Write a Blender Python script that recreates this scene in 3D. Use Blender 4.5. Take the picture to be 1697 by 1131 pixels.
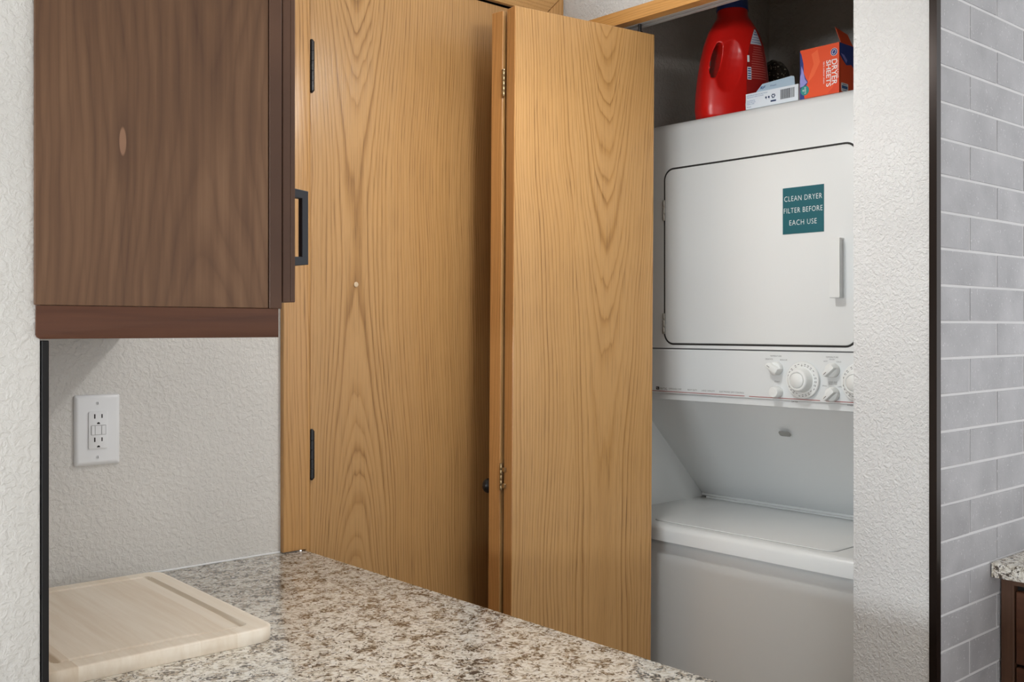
import bpy, bmesh, math, random
from mathutils import Vector, Matrix
random.seed(7)
for o in list(bpy.data.objects): bpy.data.objects.remove(o, do_unlink=True)
S = bpy.context.scene
COL = S.collection

# ------------------------------------------------------------------ camera, world, exposure
F_PX, W_PX, H_PX, HORIZON = 1691.0, 1697.0, 1131.0, 543.0
YAW = math.radians(48.353)                      # angle from the view axis to world +X
cam = bpy.data.cameras.new('camera'); camo = bpy.data.objects.new('camera', cam); COL.objects.link(camo)
cam.sensor_fit = 'HORIZONTAL'; cam.sensor_width = 36.0
cam.lens = 36.0 * F_PX / W_PX
cam.shift_y = -(H_PX / 2 - HORIZON) / W_PX
cam.clip_start = 0.02
camo.location = (0, 0, 1.375)
camo.rotation_euler = (math.radians(90), 0, YAW - math.radians(90))
S.camera = camo

wd = bpy.data.worlds.new('world'); S.world = wd; wd.use_nodes = True
wd.node_tree.nodes['Background'].inputs[0].default_value = (0.95, 0.97, 1.0, 1)
wd.node_tree.nodes['Background'].inputs[1].default_value = 1.42
S.view_settings.view_transform = 'Standard'; S.view_settings.look = 'None'
S.view_settings.gamma = 1.0; S.view_settings.use_curve_mapping = False
S.view_settings.exposure = 0.10
CEIL = 2.44
LAMP, LAMP_RAD = (1.32, 1.28, 2.045), 155.0          # dish of the hanging lamp between counter and closet, its radiance
WINDOW_RAD = 47.0                                       # daylight of the far window behind the camera

# ------------------------------------------------------------------ helpers
def lin(c): return tuple(((v/255)/12.92 if v/255 <= 0.04045 else ((v/255+0.055)/1.055)**2.4) for v in c)
def rgba(c): return lin(c) + (1.0,)

def mat(name, col, rough=0.5, metal=0.0, spec=0.5, **kw):
    m = bpy.data.materials.new(name); m.use_nodes = True
    b = m.node_tree.nodes['Principled BSDF']
    b.inputs['Base Color'].default_value = rgba(col); b.inputs['Roughness'].default_value = rough
    b.inputs['Metallic'].default_value = metal; b.inputs['Specular IOR Level'].default_value = spec
    for k, v in kw.items(): b.inputs[k].default_value = v
    return m

class NT:
    """tiny node-tree writer"""
    def __init__(s, m): s.t = m.node_tree; s.b = s.t.nodes['Principled BSDF']; s._co = None
    def n(s, typ, **kw):
        x = s.t.nodes.new(typ)
        for k, v in kw.items(): setattr(x, k, v)
        return x
    def link(s, a, b): s.t.links.new(a, b)
    def put(s, sock, v):
        if hasattr(v, 'is_linked') or hasattr(v, 'links'): s.link(v, sock)
        else: sock.default_value = v
    def m(s, op, a, b=0.0, c=0.0):
        x = s.n('ShaderNodeMath', operation=op)
        s.put(x.inputs[0], a); s.put(x.inputs[1], b); s.put(x.inputs[2], c)
        return x.outputs[0]
    def co(s):
        if s._co is None:
            tc = s.n('ShaderNodeTexCoord'); s._co = tc.outputs['Object']
        return s._co
    def xyz(s):
        x = s.n('ShaderNodeSeparateXYZ'); s.link(s.co(), x.inputs[0]); return x.outputs
    def comb(s, a, b, c):
        x = s.n('ShaderNodeCombineXYZ'); s.put(x.inputs[0], a); s.put(x.inputs[1], b); s.put(x.inputs[2], c); return x.outputs[0]
    def noise(s, vec, scale, detail=2, rough=0.5, dist=0.0):
        x = s.n('ShaderNodeTexNoise'); s.link(vec, x.inputs['Vector'])
        x.inputs['Scale'].default_value = scale; x.inputs['Detail'].default_value = detail
        x.inputs['Roughness'].default_value = rough; x.inputs['Distortion'].default_value = dist
        return x.outputs['Fac']
    def ramp(s, fac, stops, interp='LINEAR'):
        x = s.n('ShaderNodeValToRGB'); s.link(fac, x.inputs[0]); cr = x.color_ramp; cr.interpolation = interp
        while len(cr.elements) < len(stops): cr.elements.new(0.5)
        for e, (p, c) in zip(cr.elements, stops):
            e.position = p; e.color = rgba(c) if isinstance(c, tuple) else (c, c, c, 1)
        return x.outputs[0]
    def mix(s, fac, a, b, mode='MIX'):
        x = s.n('ShaderNodeMix', data_type='RGBA', blend_type=mode)
        s.put(x.inputs[0], fac); s.put(x.inputs[6], a if not isinstance(a, tuple) else rgba(a)); s.put(x.inputs[7], b if not isinstance(b, tuple) else rgba(b))
        return x.outputs[2]
    def bump(s, h, strength, dist):
        x = s.n('ShaderNodeBump'); s.link(h, x.inputs['Height'])
        x.inputs['Strength'].default_value = strength; x.inputs['Distance'].default_value = dist
        s.link(x.outputs[0], s.b.inputs['Normal'])

def plaster(name, col, scale=75, dist=0.0035, strength=0.55, var=6):
    m = mat(name, col, 0.75, spec=0.3); t = NT(m)
    a = t.noise(t.co(), scale, 3, 0.55, 0.6); b = t.noise(t.co(), scale*2.6, 2, 0.5, 0.3)
    r = t.ramp(a, [(0.42, 0.0), (0.62, 1.0)])
    h = t.m('ADD', r, t.m('MULTIPLY', b, 0.55))
    t.bump(h, strength, dist)
    n = t.noise(t.co(), 3.0, 3)
    dk = tuple(max(0, v-var) for v in col); lt = tuple(min(255, v+var) for v in col)
    t.link(t.ramp(n, [(0.3, dk), (0.7, lt)]), t.b.inputs['Base Color'])
    return m

def oak(name, across=0, u0=0.1, zm=1.57, W0=0.13, a=0.09, spacing=0.0052, along=2, off=(0, 0, 0),
        cols=((194, 151, 98), (178, 134, 80), (134, 91, 46)), rough=0.33, warp=0.010, half=False, seam=None, pores=0.55):
    """flat-sawn veneer: growth rings cut by the board, plus open pores along the grain"""
    m = mat(name, cols[0], rough, spec=0.5); t = NT(m)
    o = t.xyz()
    u = t.m('SUBTRACT', o[across], u0); z = o[along]
    if seam is not None:                          # a second veneer flitch past the seam
        side = t.m('GREATER_THAN', o[across], seam)
        z = t.m('ADD', z, t.m('MULTIPLY', side, 0.13))
    lo = t.noise(t.comb(t.m('MULTIPLY', o[across], 4.0), off[0], t.m('MULTIPLY', z, 1.5)), 1.0, 2)
    md = t.noise(t.comb(t.m('MULTIPLY', o[across], 30.0), off[1]+3.1, t.m('MULTIPLY', z, 2.4)), 1.0, 2)
    dz = t.m('SUBTRACT', z, zm)
    if half: dz = t.m('MAXIMUM', dz, 0.0)
    w = t.m('SUBTRACT', W0, t.m('MULTIPLY', t.m('MULTIPLY', dz, dz), a))
    w = t.m('ADD', w, t.m('MULTIPLY', t.m('SUBTRACT', md, 0.5), warp))
    uu = t.m('ADD', u, t.m('MULTIPLY', t.m('SUBTRACT', lo, 0.5), 0.06))
    r = t.m('SQRT', t.m('ADD', t.m('MULTIPLY', uu, uu), t.m('MULTIPLY', w, w)))
    rn = t.noise(t.comb(t.m('MULTIPLY', r, 70.0), 1.7, off[2]+0.5), 1.0, 2)
    ph = t.m('FRACT', t.m('ADD', t.m('DIVIDE', r, spacing), t.m('MULTIPLY', rn, 2.4)))
    amp = t.ramp(t.noise(t.comb(t.m('MULTIPLY', r, 45.0), 8.3, t.m('MULTIPLY', z, 0.6)), 1.0, 2), [(0.3, 0.35), (0.7, 1.0)])
    ring = t.m('MULTIPLY', t.ramp(ph, [(0.0, 1.0), (0.10, 0.70), (0.30, 0.18), (0.70, 0.0), (0.90, 0.22), (1.0, 1.0)]), amp)
    fib = t.noise(t.comb(t.m('MULTIPLY', o[across], 420.0), t.m('MULTIPLY', o[1-across if across < 2 else 0], 420.0), t.m('MULTIPLY', z, 9.0)), 1.0, 3, 0.6)
    por = t.ramp(fib, [(0.50, 0.0), (0.66, 1.0)])
    base = t.ramp(ring, [(0.0, cols[0]), (0.45, cols[1]), (1.0, cols[2])])
    big = t.noise(t.comb(t.m('MULTIPLY', o[across], 9.0), off[2]+5.0, t.m('MULTIPLY', z, 0.7)), 1.0, 2)
    base = t.mix(t.m('MULTIPLY', t.ramp(big, [(0.35, 0.0), (0.7, 1.0)]), 0.35), base, cols[1])
    pf = t.m('MULTIPLY', por, t.m('ADD', 0.22, t.m('MULTIPLY', ring, pores)))
    base = t.mix(pf, base, tuple(int(v*0.78) for v in cols[2]))
    t.link(base, t.b.inputs['Base Color'])
    h = t.m('SUBTRACT', 1.0, t.m('ADD', t.m('MULTIPLY', por, 0.6), t.m('MULTIPLY', ring, 0.5)))
    t.bump(h, 0.25, 0.0006)
    return m

def walnut(name, across=0, along=2, u0=0.2, zm=1.3, W0=0.1, a=0.25, spacing=0.012, off=0.0, cols=((122, 91, 66), (102, 73, 51), (78, 53, 37)), rough=0.48, knot=None):
    m = mat(name, cols[0], rough, spec=0.28); t = NT(m); o = t.xyz()
    ax, z = o[across], o[along]
    n1 = t.noise(t.comb(t.m('MULTIPLY', ax, 7.0), off, t.m('MULTIPLY', z, 1.6)), 1.0, 3)
    n2 = t.noise(t.comb(t.m('MULTIPLY', ax, 60.0), off+2.0, t.m('MULTIPLY', z, 3.0)), 1.0, 3)
    n3 = t.noise(t.comb(t.m('MULTIPLY', ax, 3.2), off+9.0, t.m('MULTIPLY', z, 2.6)), 1.0, 2)
    dz = t.m('SUBTRACT', z, zm)
    w = t.m('SUBTRACT', W0, t.m('MULTIPLY', t.m('MULTIPLY', dz, dz), a))
    uu = t.m('ADD', t.m('SUBTRACT', ax, u0), t.m('MULTIPLY', t.m('SUBTRACT', n1, 0.5), 0.09))
    r = t.m('SQRT', t.m('ADD', t.m('MULTIPLY', uu, uu), t.m('MULTIPLY', w, w)))
    ph = t.m('FRACT', t.m('DIVIDE', r, spacing))
    ring = t.ramp(ph, [(0.0, 1.0), (0.2, 0.45), (0.55, 0.0), (0.9, 0.5), (1.0, 1.0)])
    f = t.m('ADD', t.m('MULTIPLY', ring, 0.13), t.m('ADD', t.m('MULTIPLY', n2, 0.55), t.m('MULTIPLY', n3, 0.55)))
    n4 = t.noise(t.comb(t.m('MULTIPLY', ax, 190.0), off+4.0, t.m('MULTIPLY', z, 7.0)), 1.0, 3)
    f = t.m('ADD', f, t.m('MULTIPLY', t.m('SUBTRACT', n4, 0.5), 0.22))
    c = t.ramp(f, [(0.34, cols[0]), (0.58, cols[1]), (0.84, cols[2])])
    if knot:                                   # a pale pin knot in a dark halo
        du = t.m('DIVIDE', t.m('SUBTRACT', ax, knot[0]), 0.0046); dv = t.m('DIVIDE', t.m('SUBTRACT', z, knot[1]), 0.0185)
        d = t.m('SQRT', t.m('ADD', t.m('MULTIPLY', du, du), t.m('MULTIPLY', dv, dv)))
        c = t.mix(t.m('MULTIPLY', t.ramp(t.m('DIVIDE', d, 5.0), [(0.16, 1.0), (0.75, 0.0)]), 0.55), c, cols[2])
        c = t.mix(t.m('MULTIPLY', t.ramp(t.m('DIVIDE', d, 5.0), [(0.17, 1.0), (0.21, 0.0)]), 0.8), c, (146, 110, 86))
    t.link(c, t.b.inputs['Base Color'])
    t.bump(n2, 0.08, 0.0005)
    return m

def granite(name):
    m = mat(name, (205, 198, 186), 0.16, spec=0.5); t = NT(m); c = t.co()
    wv = t.n('ShaderNodeTexNoise'); t.link(c, wv.inputs['Vector']); wv.inputs['Scale'].default_value = 40; wv.inputs['Detail'].default_value = 2
    vm = t.n('ShaderNodeVectorMath', operation='MULTIPLY_ADD'); t.link(wv.outputs['Color'], vm.inputs[0]); vm.inputs[1].default_value = (.02, .02, .02); t.link(c, vm.inputs[2])
    v = vm.outputs[0]
    n1 = t.noise(v, 42, 4, 0.65); n2 = t.noise(v, 125, 4, 0.6); n3 = t.noise(v, 205, 3, 0.6); n4 = t.noise(v, 13, 3, 0.55); n5 = t.noise(v, 90, 4, .65)
    base = t.ramp(n2, [(0.30, (164, 154, 140)), (0.44, (206, 198, 184)), (0.56, (236, 231, 221)), (0.75, (212, 212, 210))])
    tan = t.ramp(t.m('ADD', t.m('MULTIPLY', n1, 0.55), t.m('MULTIPLY', n5, 0.45)), [(0.515, 0.0), (0.565, 1.0)])
    base = t.mix(t.m('MULTIPLY', tan, 0.6), base, (150, 128, 98))
    gr = t.ramp(t.m('ADD', t.m('MULTIPLY', n4, 0.35), t.m('MULTIPLY', n5, 0.65)), [(0.36, 1.0), (0.42, 0.0)])
    base = t.mix(t.m('MULTIPLY', gr, 0.75), base, (132, 127, 122))
    dk = t.ramp(t.m('ADD', t.m('MULTIPLY', n3, 0.6), t.m('MULTIPLY', n1, 0.4)), [(0.530, 0.0), (0.562, 1.0)])
    base = t.mix(t.m('MULTIPLY', dk, 0.92), base, (62, 52, 45))
    t.link(base, t.b.inputs['Base Color'])
    return m

# ---- mesh helpers: bmesh in world coordinates, shifted to the parent's base when linked
def new(): return bmesh.new()
def box(bm, x0, x1, y0, y1, z0, z1, bevel=0.0, seg=2):
    b2 = bmesh.new()
    vs = [b2.verts.new((x, y, z)) for x in (x0, x1) for y in (y0, y1) for z in (z0, z1)]
    for f in ((0, 1, 3, 2), (4, 6, 7, 5), (0, 4, 5, 1), (2, 3, 7, 6), (0, 2, 6, 4), (1, 5, 7, 3)): b2.faces.new([vs[i] for i in f])
    if bevel: bmesh.ops.bevel(b2, geom=b2.edges[:], offset=bevel, segments=seg, profile=0.5, affect='EDGES')
    join(bm, b2); return bm
def join(bm, b2):
    me = bpy.data.meshes.new('tmp'); b2.to_mesh(me); b2.free(); bm.from_mesh(me); bpy.data.meshes.remove(me)
def prism(bm, pts, axis, lo, hi, bevel=0.0, seg=2, only=None):
    """polygon pts in the two other axes (cyclic order), extruded along axis"""
    b2 = bmesh.new()
    def P(a, b, h): return {'x': (h, a, b), 'y': (a, h, b), 'z': (a, b, h)}[axis]
    A = [b2.verts.new(P(a, b, lo)) for a, b in pts]; B = [b2.verts.new(P(a, b, hi)) for a, b in pts]
    n = len(pts)
    fa = b2.faces.new(A); fb = b2.faces.new(B[::-1])
    for i in range(n): b2.faces.new((A[i], B[i], B[(i+1) % n], A[(i+1) % n]))
    bmesh.ops.recalc_face_normals(b2, faces=b2.faces)
    if bevel:
        if only == 'hi': es = list(fb.edges)
        elif only == 'lo': es = list(fa.edges)
        else: es = list(fa.edges) + list(fb.edges)
        bmesh.ops.bevel(b2, geom=es, offset=bevel, segments=seg, profile=0.5, affect='EDGES')
    join(bm, b2); return bm
def rrect(a0, a1, b0, b1, r, n=6):
    p = []
    for ca, cb, s in ((a1-r, b1-r, 0), (a0+r, b1-r, 90), (a0+r, b0+r, 180), (a1-r, b0+r, 270)):
        for i in range(n+1):
            t = math.radians(s + 90*i/n); p.append((ca + r*math.cos(t), cb + r*math.sin(t)))
    return p
def circ(a, b, r, n=24, ph=0.0): return [(a + r*math.cos(2*math.pi*i/n+ph), b + r*math.sin(2*math.pi*i/n+ph)) for i in range(n)]
def lathe(bm, prof, origin, axis, n=28):
    """prof: (radius, height) pairs turned about axis (a unit vector) at origin"""
    ax = Vector(axis).normalized(); s = ax.orthogonal().normalized(); t = ax.cross(s); o = Vector(origin)
    b2 = bmesh.new(); rings = []
    for r, h in prof:
        rings.append([b2.verts.new(o + ax*h + (s*math.cos(2*math.pi*i/n) + t*math.sin(2*math.pi*i/n))*max(r, 1e-5)) for i in range(n)])
    for A, B in zip(rings, rings[1:]):
        for i in range(n): b2.faces.new((A[i], A[(i+1) % n], B[(i+1) % n], B[i]))
    b2.faces.new(rings[0][::-1]); b2.faces.new(rings[-1])
    bmesh.ops.remove_doubles(b2, verts=b2.verts, dist=1e-5)
    bmesh.ops.recalc_face_normals(b2, faces=b2.faces)
    join(bm, b2); return bm
def poly(bm, pts, origin, right, up):
    o, r, u = Vector(origin), Vector(right), Vector(up)
    bm.faces.new([bm.verts.new(o + r*a + u*b) for a, b in pts]); return bm

def base_of(p):
    v = Vector((0, 0, 0))
    while p is not None: v += p.location; p = p.parent
    return v
def link(name, me, m, parent=None):
    o = bpy.data.objects.new(name, me); COL.objects.link(o)
    if m is not None: me.materials.clear(); me.materials.append(m)
    if parent is not None: o.parent = parent
    return o
def obj(name, bm, m, parent=None, smooth=None, origin=None, local=False):
    if not local:
        off = base_of(parent) if parent is not None else Vector((0, 0, 0))
        if origin is not None and parent is None: off = Vector(origin)
        bmesh.ops.translate(bm, verts=bm.verts, vec=-off)
    bmesh.ops.recalc_face_normals(bm, faces=bm.faces)
    me = bpy.data.meshes.new(name); bm.to_mesh(me); bm.free()
    if smooth:
        for p in me.polygons: p.use_smooth = True
        me.set_sharp_from_angle(angle=math.radians(smooth))
    o = link(name, me, m, parent)
    if origin is not None and parent is None: o.location = origin
    return o
def tag(o, label=None, cat=None, group=None, kind=None):
    if label: o['label'] = label
    if cat: o['category'] = cat
    if group: o['group'] = group
    if kind: o['kind'] = kind
    return o
def thing(name, loc, label, cat, group=None, kind=None, rot=None):
    o = bpy.data.objects.new(name, None); COL.objects.link(o); o.location = loc; o.empty_display_size = 0.1
    if rot: o.rotation_euler = rot
    return tag(o, label, cat, group, kind)
def struct(name, bm, m, label, smooth=None): return tag(obj(name, bm, m, smooth=smooth), label, kind='structure')
def text_mesh(s, size, origin, right, up, align='CENTER', xs=1.0, bold=0.0, spacing=1.0, linesp=1.0, width=None):
    cu = bpy.data.curves.new('txt', 'FONT'); cu.body = s; cu.size = size; cu.align_x = align; cu.align_y = 'CENTER'
    cu.offset = bold; cu.space_character = spacing; cu.space_line = linesp; cu.resolution_u = 3
    to = bpy.data.objects.new('txt', cu); COL.objects.link(to)
    dg = bpy.context.evaluated_depsgraph_get(); dg.update()
    me = bpy.data.meshes.new_from_object(to.evaluated_get(dg))
    bpy.data.objects.remove(to); bpy.data.curves.remove(cu)
    bm = bmesh.new(); bm.from_mesh(me); bpy.data.meshes.remove(me)
    if width:
        w_ = max(v.co.x for v in bm.verts) - min(v.co.x for v in bm.verts); xs = width/w_
    o, r, u = Vector(origin), Vector(right), Vector(up)
    for v in bm.verts: v.co = o + r*(v.co.x*xs) + u*v.co.y
    return bm
def merge(bms):
    a = bms[0]
    for b in bms[1:]: join(a, b)
    return a

# ------------------------------------------------------------------ materials
M = {}
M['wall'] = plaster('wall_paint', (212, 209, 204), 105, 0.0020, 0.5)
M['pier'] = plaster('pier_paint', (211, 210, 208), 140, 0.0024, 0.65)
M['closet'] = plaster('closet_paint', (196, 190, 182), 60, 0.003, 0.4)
M['ceil'] = plaster('ceiling_paint', (225, 223, 218), 60, 0.003, 0.4)
M['floor'] = walnut('floor_wood', 0, 1, 0.5, 0.0, 0.3, 0.05, 0.02, 4.0, ((214, 208, 198), (203, 195, 183), (188, 178, 165)))
M['oak_door'] = oak('oak_door_veneer', 0, 0.118, 1.55, 0.095, 0.11, 0.0068)
M['oak_leaf'] = oak('oak_leaf_veneer', 0, 0.255, 1.05, 0.13, 0.066, 0.0068, off=(7, 3, 1), half=True, seam=0.165)
M['oak_leaf_b'] = oak('oak_leaf_veneer_dark', 0, 0.15, 1.0, 0.2, 0.05, 0.005, off=(2, 8, 4))
M['oak_edge'] = oak('oak_edge_band', 1, 0.3, 1.0, 0.3, 0.02, 0.006, cols=((196, 142, 84), (184, 130, 74), (160, 108, 58)), pores=0.2)
M['oak_trim'] = oak('oak_casing', 0, 0.4, 1.0, 0.4, 0.02, 0.007, cols=((200, 154, 98), (184, 136, 80), (156, 108, 58)), pores=0.8)
M['oak_head'] = oak('oak_head_casing', 2, 2.6, 1.0, 0.4, 0.02, 0.006, along=0, cols=((204, 158, 100), (190, 142, 84), (164, 116, 64)))
M['oak_head_y'] = oak('oak_closet_head', 2, 2.6, 1.0, 0.4, 0.02, 0.006, along=1, cols=((206, 154, 88), (192, 138, 74), (164, 112, 56)))
M['walnut'] = walnut('stained_panel', 0, 2, 0.215, 0.30, 0.10, 0.34, 0.011, knot=(0.095, 0.251))
M['walnut_frame'] = walnut('stained_frame', 1, 2, 0.6, 0.3, 0.3, 0.02, 0.02, 3.0, ((104, 74, 56), (86, 60, 45), (68, 46, 34)))
M['walnut_rail'] = walnut('stained_rail', 2, 0, 0.6, 0.3, 0.3, 0.02, 0.02, 5.0, ((98, 62, 42), (86, 52, 34), (72, 42, 27)))
M['granite'] = granite('granite')
M['black'] = mat('black_metal', (22, 22, 24), 0.35, 0.0)
M['trim_black'] = mat('bronze_edge_trim', (46, 38, 34), 0.28, 0.6)
M['strip'] = mat('black_edge_strip', (16, 13, 12), 0.55, spec=0.3)
M['navy'] = mat('matt_black_pull', (30, 31, 38), 0.42)
M['gap'] = mat('dark_gap', (20, 18, 16), 0.9)
M['appl'] = mat('white_enamel', (222, 224, 223), 0.32)
M['appl2'] = mat('console_enamel', (218, 221, 221), 0.45)
M['knob'] = mat('white_plastic', (226, 228, 226), 0.4)
M['door_gap'] = mat('door_gap_shade', (38, 37, 35), 0.7)
M['print'] = mat('grey_print', (120, 120, 120), 0.6)
M['dkprint'] = mat('dark_print', (42, 38, 36), 0.6)
M['redprint'] = mat('red_print', (150, 66, 58), 0.6)
M['chrome'] = mat('brushed_steel', (170, 166, 158), 0.3, 0.9)
M['brass'] = mat('dull_brass', (170, 148, 112), 0.32, 0.9)
M['teal'] = mat('teal_plastic', (16, 90, 100), 0.5)
M['white'] = mat('white_print', (236, 238, 238), 0.5)
M['outlet'] = mat('outlet_plastic', (226, 227, 228), 0.3)
M['slot'] = mat('slot_dark', (24, 22, 20), 0.8)
M['grout'] = mat('grout', (214, 213, 214), 0.85)
def brick_mat():
    m = mat('painted_brick', (164, 163, 166), 0.55, spec=0.35); t = NT(m)
    oi = t.n('ShaderNodeObjectInfo')
    vm = t.n('ShaderNodeVectorMath', operation='ADD'); t.link(t.co(), vm.inputs[0])
    sc = t.n('ShaderNodeVectorMath', operation='SCALE'); t.link(oi.outputs['Location'], sc.inputs[0]); sc.inputs[3].default_value = 3.0; t.link(sc.outputs[0], vm.inputs[1])
    n = t.noise(vm.outputs[0], 9, 4); p = t.noise(vm.outputs[0], 170, 2); q = t.noise(vm.outputs[0], 60, 3)
    c = t.ramp(n, [(0.3, (156, 155, 158)), (0.7, (178, 177, 180))])
    sp = t.ramp(p, [(0.655, 0.0), (0.70, 1.0)])
    c = t.mix(t.m('MULTIPLY', sp, 0.5), c, (212, 212, 214)); t.link(c, t.b.inputs['Base Color'])
    pit = t.ramp(p, [(0.29, 0.0), (0.34, 1.0)])
    t.bump(t.m('ADD', t.m('ADD', pit, sp), t.m('MULTIPLY', q, 0.8)), 0.45, 0.0016)
    return m
M['brick'] = brick_mat()
def maple_mat():
    m = mat('pale_maple', (222, 196, 164), 0.5); t = NT(m); o = t.xyz()
    st = t.m('FLOOR', t.m('DIVIDE', t.m('ADD', o[0], 0.5), 0.055))
    wn = t.n('ShaderNodeTexWhiteNoise', noise_dimensions='1D'); t.link(st, wn.inputs['W'])
    g = t.noise(t.comb(t.m('MULTIPLY', o[0], 90.0), t.m('MULTIPLY', o[1], 5.0), t.m('ADD', st, t.m('MULTIPLY', o[2], 30.0))), 1.0, 4, 0.6)
    f = t.m('ADD', t.m('MULTIPLY', wn.outputs[0], 0.5), t.m('MULTIPLY', g, 0.6))
    t.link(t.ramp(f, [(0.2, (243, 234, 220)), (0.5, (236, 224, 207)), (0.85, (219, 201, 178))]), t.b.inputs['Base Color'])
    return m
M['maple'] = maple_mat()

# ------------------------------------------------------------------ the setting
YA, XC, YB = 1.877, 1.837, 0.887          # outlet wall face, closet wall face, brick face
XS = 0.3958                               # corner of the near wall stub
struct('floor', box(new(), -3.0, 3.4, -3.2, 3.0, -0.05, 0), M['floor'], 'pale wooden floor under the counter and the laundry closet')
struct('ceiling', box(new(), -3.0, 3.4, -3.2, 3.0, CEIL, CEIL+0.06), M['ceil'], 'flat white textured ceiling above the passage')
b = new(); box(b, 0.281, XS, 1.305, 3.0, 0, CEIL, 0.004, 2)
struct('wall_left', b, M['wall'], 'white textured wall end beside the dark cabinet', 30)
DX0, DX1, DZ = 1.0995, 1.768, 2.160       # oak door opening
b = new(); box(b, XS, DX0-0.02, YA, YA+0.11, 0, CEIL); box(b, DX1+0.02, XC+0.093, YA, YA+0.11, 0, CEIL); box(b, DX0-0.02, DX1+0.02, YA, YA+0.11, DZ+0.02, CEIL)
struct('wall_back', b, M['wall'], 'white textured wall with the power outlet and oak door')
OY0, OY1, OZ = 1.054, 1.835, 2.128        # closet opening
b = new(); box(b, XC, XC+0.093, YB+0.004, OY0, 0, CEIL); box(b, XC, XC+0.093, OY1, YA, 0, CEIL); box(b, XC, XC+0.093, OY0, OY1, OZ, CEIL)
struct('wall_right', b, M['pier'], 'white heavily textured closet wall between the dryer and the bricks')
b = new(); box(b, XC+0.093, 2.83, YA+0.003, YA+0.11, 0, CEIL)
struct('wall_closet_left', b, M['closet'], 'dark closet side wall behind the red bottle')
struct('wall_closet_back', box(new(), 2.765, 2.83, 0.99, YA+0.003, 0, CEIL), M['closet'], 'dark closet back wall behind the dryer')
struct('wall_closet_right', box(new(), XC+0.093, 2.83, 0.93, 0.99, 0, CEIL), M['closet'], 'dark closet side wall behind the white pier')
# brick wall with single bricks
wb = struct('wall_brick', box(new(), 1.846, 3.4, YB+0.0014, 0.93, 0, CEIL), M['grout'], 'grey painted brick wall beside the black corner trim')
PITCH, LEN, JT, Z0 = 0.0684, 0.2505, 0.0050, 0.7696
meshes = {}
def brick_mesh(w, var):
    key = (round(w, 4), var)
    if key not in meshes:
        bm = new(); box(bm, 0, w, 0, 0.012, 0, PITCH-JT, 0.0007, 1)
        if var:
            for v in bm.verts: v.co += Vector((random.uniform(-.0005, .0005), random.uniform(-.0005, .0003), random.uniform(-.0005, .0005)))
        me = bpy.data.meshes.new('brick'); bm.to_mesh(me); bm.free(); me.materials.append(M['brick']); meshes[key] = me
    return meshes[key]
XE = 3.398
for k in range(-11, 25):
    zb = Z0 + k*PITCH + JT/2
    if zb < 0.01 or zb + PITCH > CEIL: continue
    first = 1.975 if (k - 17) % 2 == 0 else 2.0965
    edges = [1.8485 - JT/2 + 0.001, first]
    while edges[-1] + LEN < XE: edges.append(edges[-1] + LEN)
    if XE - edges[-1] > 0.02: edges.append(XE)
    for x0, x1 in zip(edges, edges[1:]):
        me = brick_mesh(x1 - x0 - JT, random.randint(1, 4))
        o = bpy.data.objects.new('brick', me); COL.objects.link(o); o.parent = wb
        o.location = (x0 + JT/2, YB + random.uniform(-.0004, .0004), zb)
b = new(); prism(b, [(1.8335, 0.8845), (1.8475, 0.8835), (1.8475, 0.8905), (1.8405, 0.8905), (1.8405, 0.8990), (1.8335, 0.8990)], 'z', 0.0, CEIL, 0)
struct('trim_1', b, M['trim_black'], 'slim dark corner strip between white pier and grey bricks')
b = new(); box(b, XS+0.0005, 0.4048, 1.3040, 1.3170, 0.9145, 1.3590, 0.0008, 1)
struct('trim_2', b, M['strip'], 'slim black edge strip on the wall end under the dark cabinet')

# ---- oak door with casing
d1 = thing('door_1', (DX0, YA, 0), 'flat oak door with black hinges in an oak casing', None, kind='structure')
YD = YA - 0.002
obj('door_panel', box(new(), DX0+0.0025, DX1-0.0025, YD, YD+0.035, 0.012, DZ-0.003, 0.001, 1), M['oak_door'], d1)
obj('door_stop', merge([box(new(), DX0-0.018, DX0, YA+0.036, YA+0.11, 0, DZ), box(new(), DX1, DX1+0.018, YA+0.036, YA+0.11, 0, DZ), box(new(), DX0-0.018, DX1+0.018, YA+0.036, YA+0.11, DZ, DZ+0.018)]), M['gap'], d1)
CW, CT = 0.062, 0.013
def casing_leg(x0, x1): return prism(new(), [(x0, 0.0), (x1, 0.0), (x1, DZ+0.005+(CW if x1 < 1.3 else 0)*0), (x1, DZ+0.005), (x0, DZ+0.005)], 'y', YA-CT, YA)
b = new(); prism(b, [(DX0-0.003-CW, 0.9145), (1.0856, 0.9145), (1.0856, 0.0), (DX0-0.003, 0.0), (DX0-0.003, DZ+0.003), (DX0-0.003-CW, DZ+0.003+CW)], 'y', YA-CT, YA-0.0005, 0.0025, 2, 'lo')
obj('casing', b, M['oak_trim'], d1, 40)
XR = XC - 0.002
b = new(); prism(b, [(DX1+0.003, 0.0), (XR, 0.0), (XR, DZ+0.003+CW), (DX1+0.003, DZ+0.003)], 'y', YA-CT, YA-0.0005, 0.0025, 2, 'lo')
obj('casing', b, M['oak_trim'], d1, 40)
b = new(); prism(b, [(DX0-0.002, DZ+0.003), (DX1+0.002, DZ+0.003), (XR-0.001, DZ+0.003+CW), (DX0-0.002-CW, DZ+0.003+CW)], 'y', YA-CT, YA-0.0005, 0.0025, 2, 'lo')
obj('head_casing', b, M['oak_head'], d1, 40)
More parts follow.
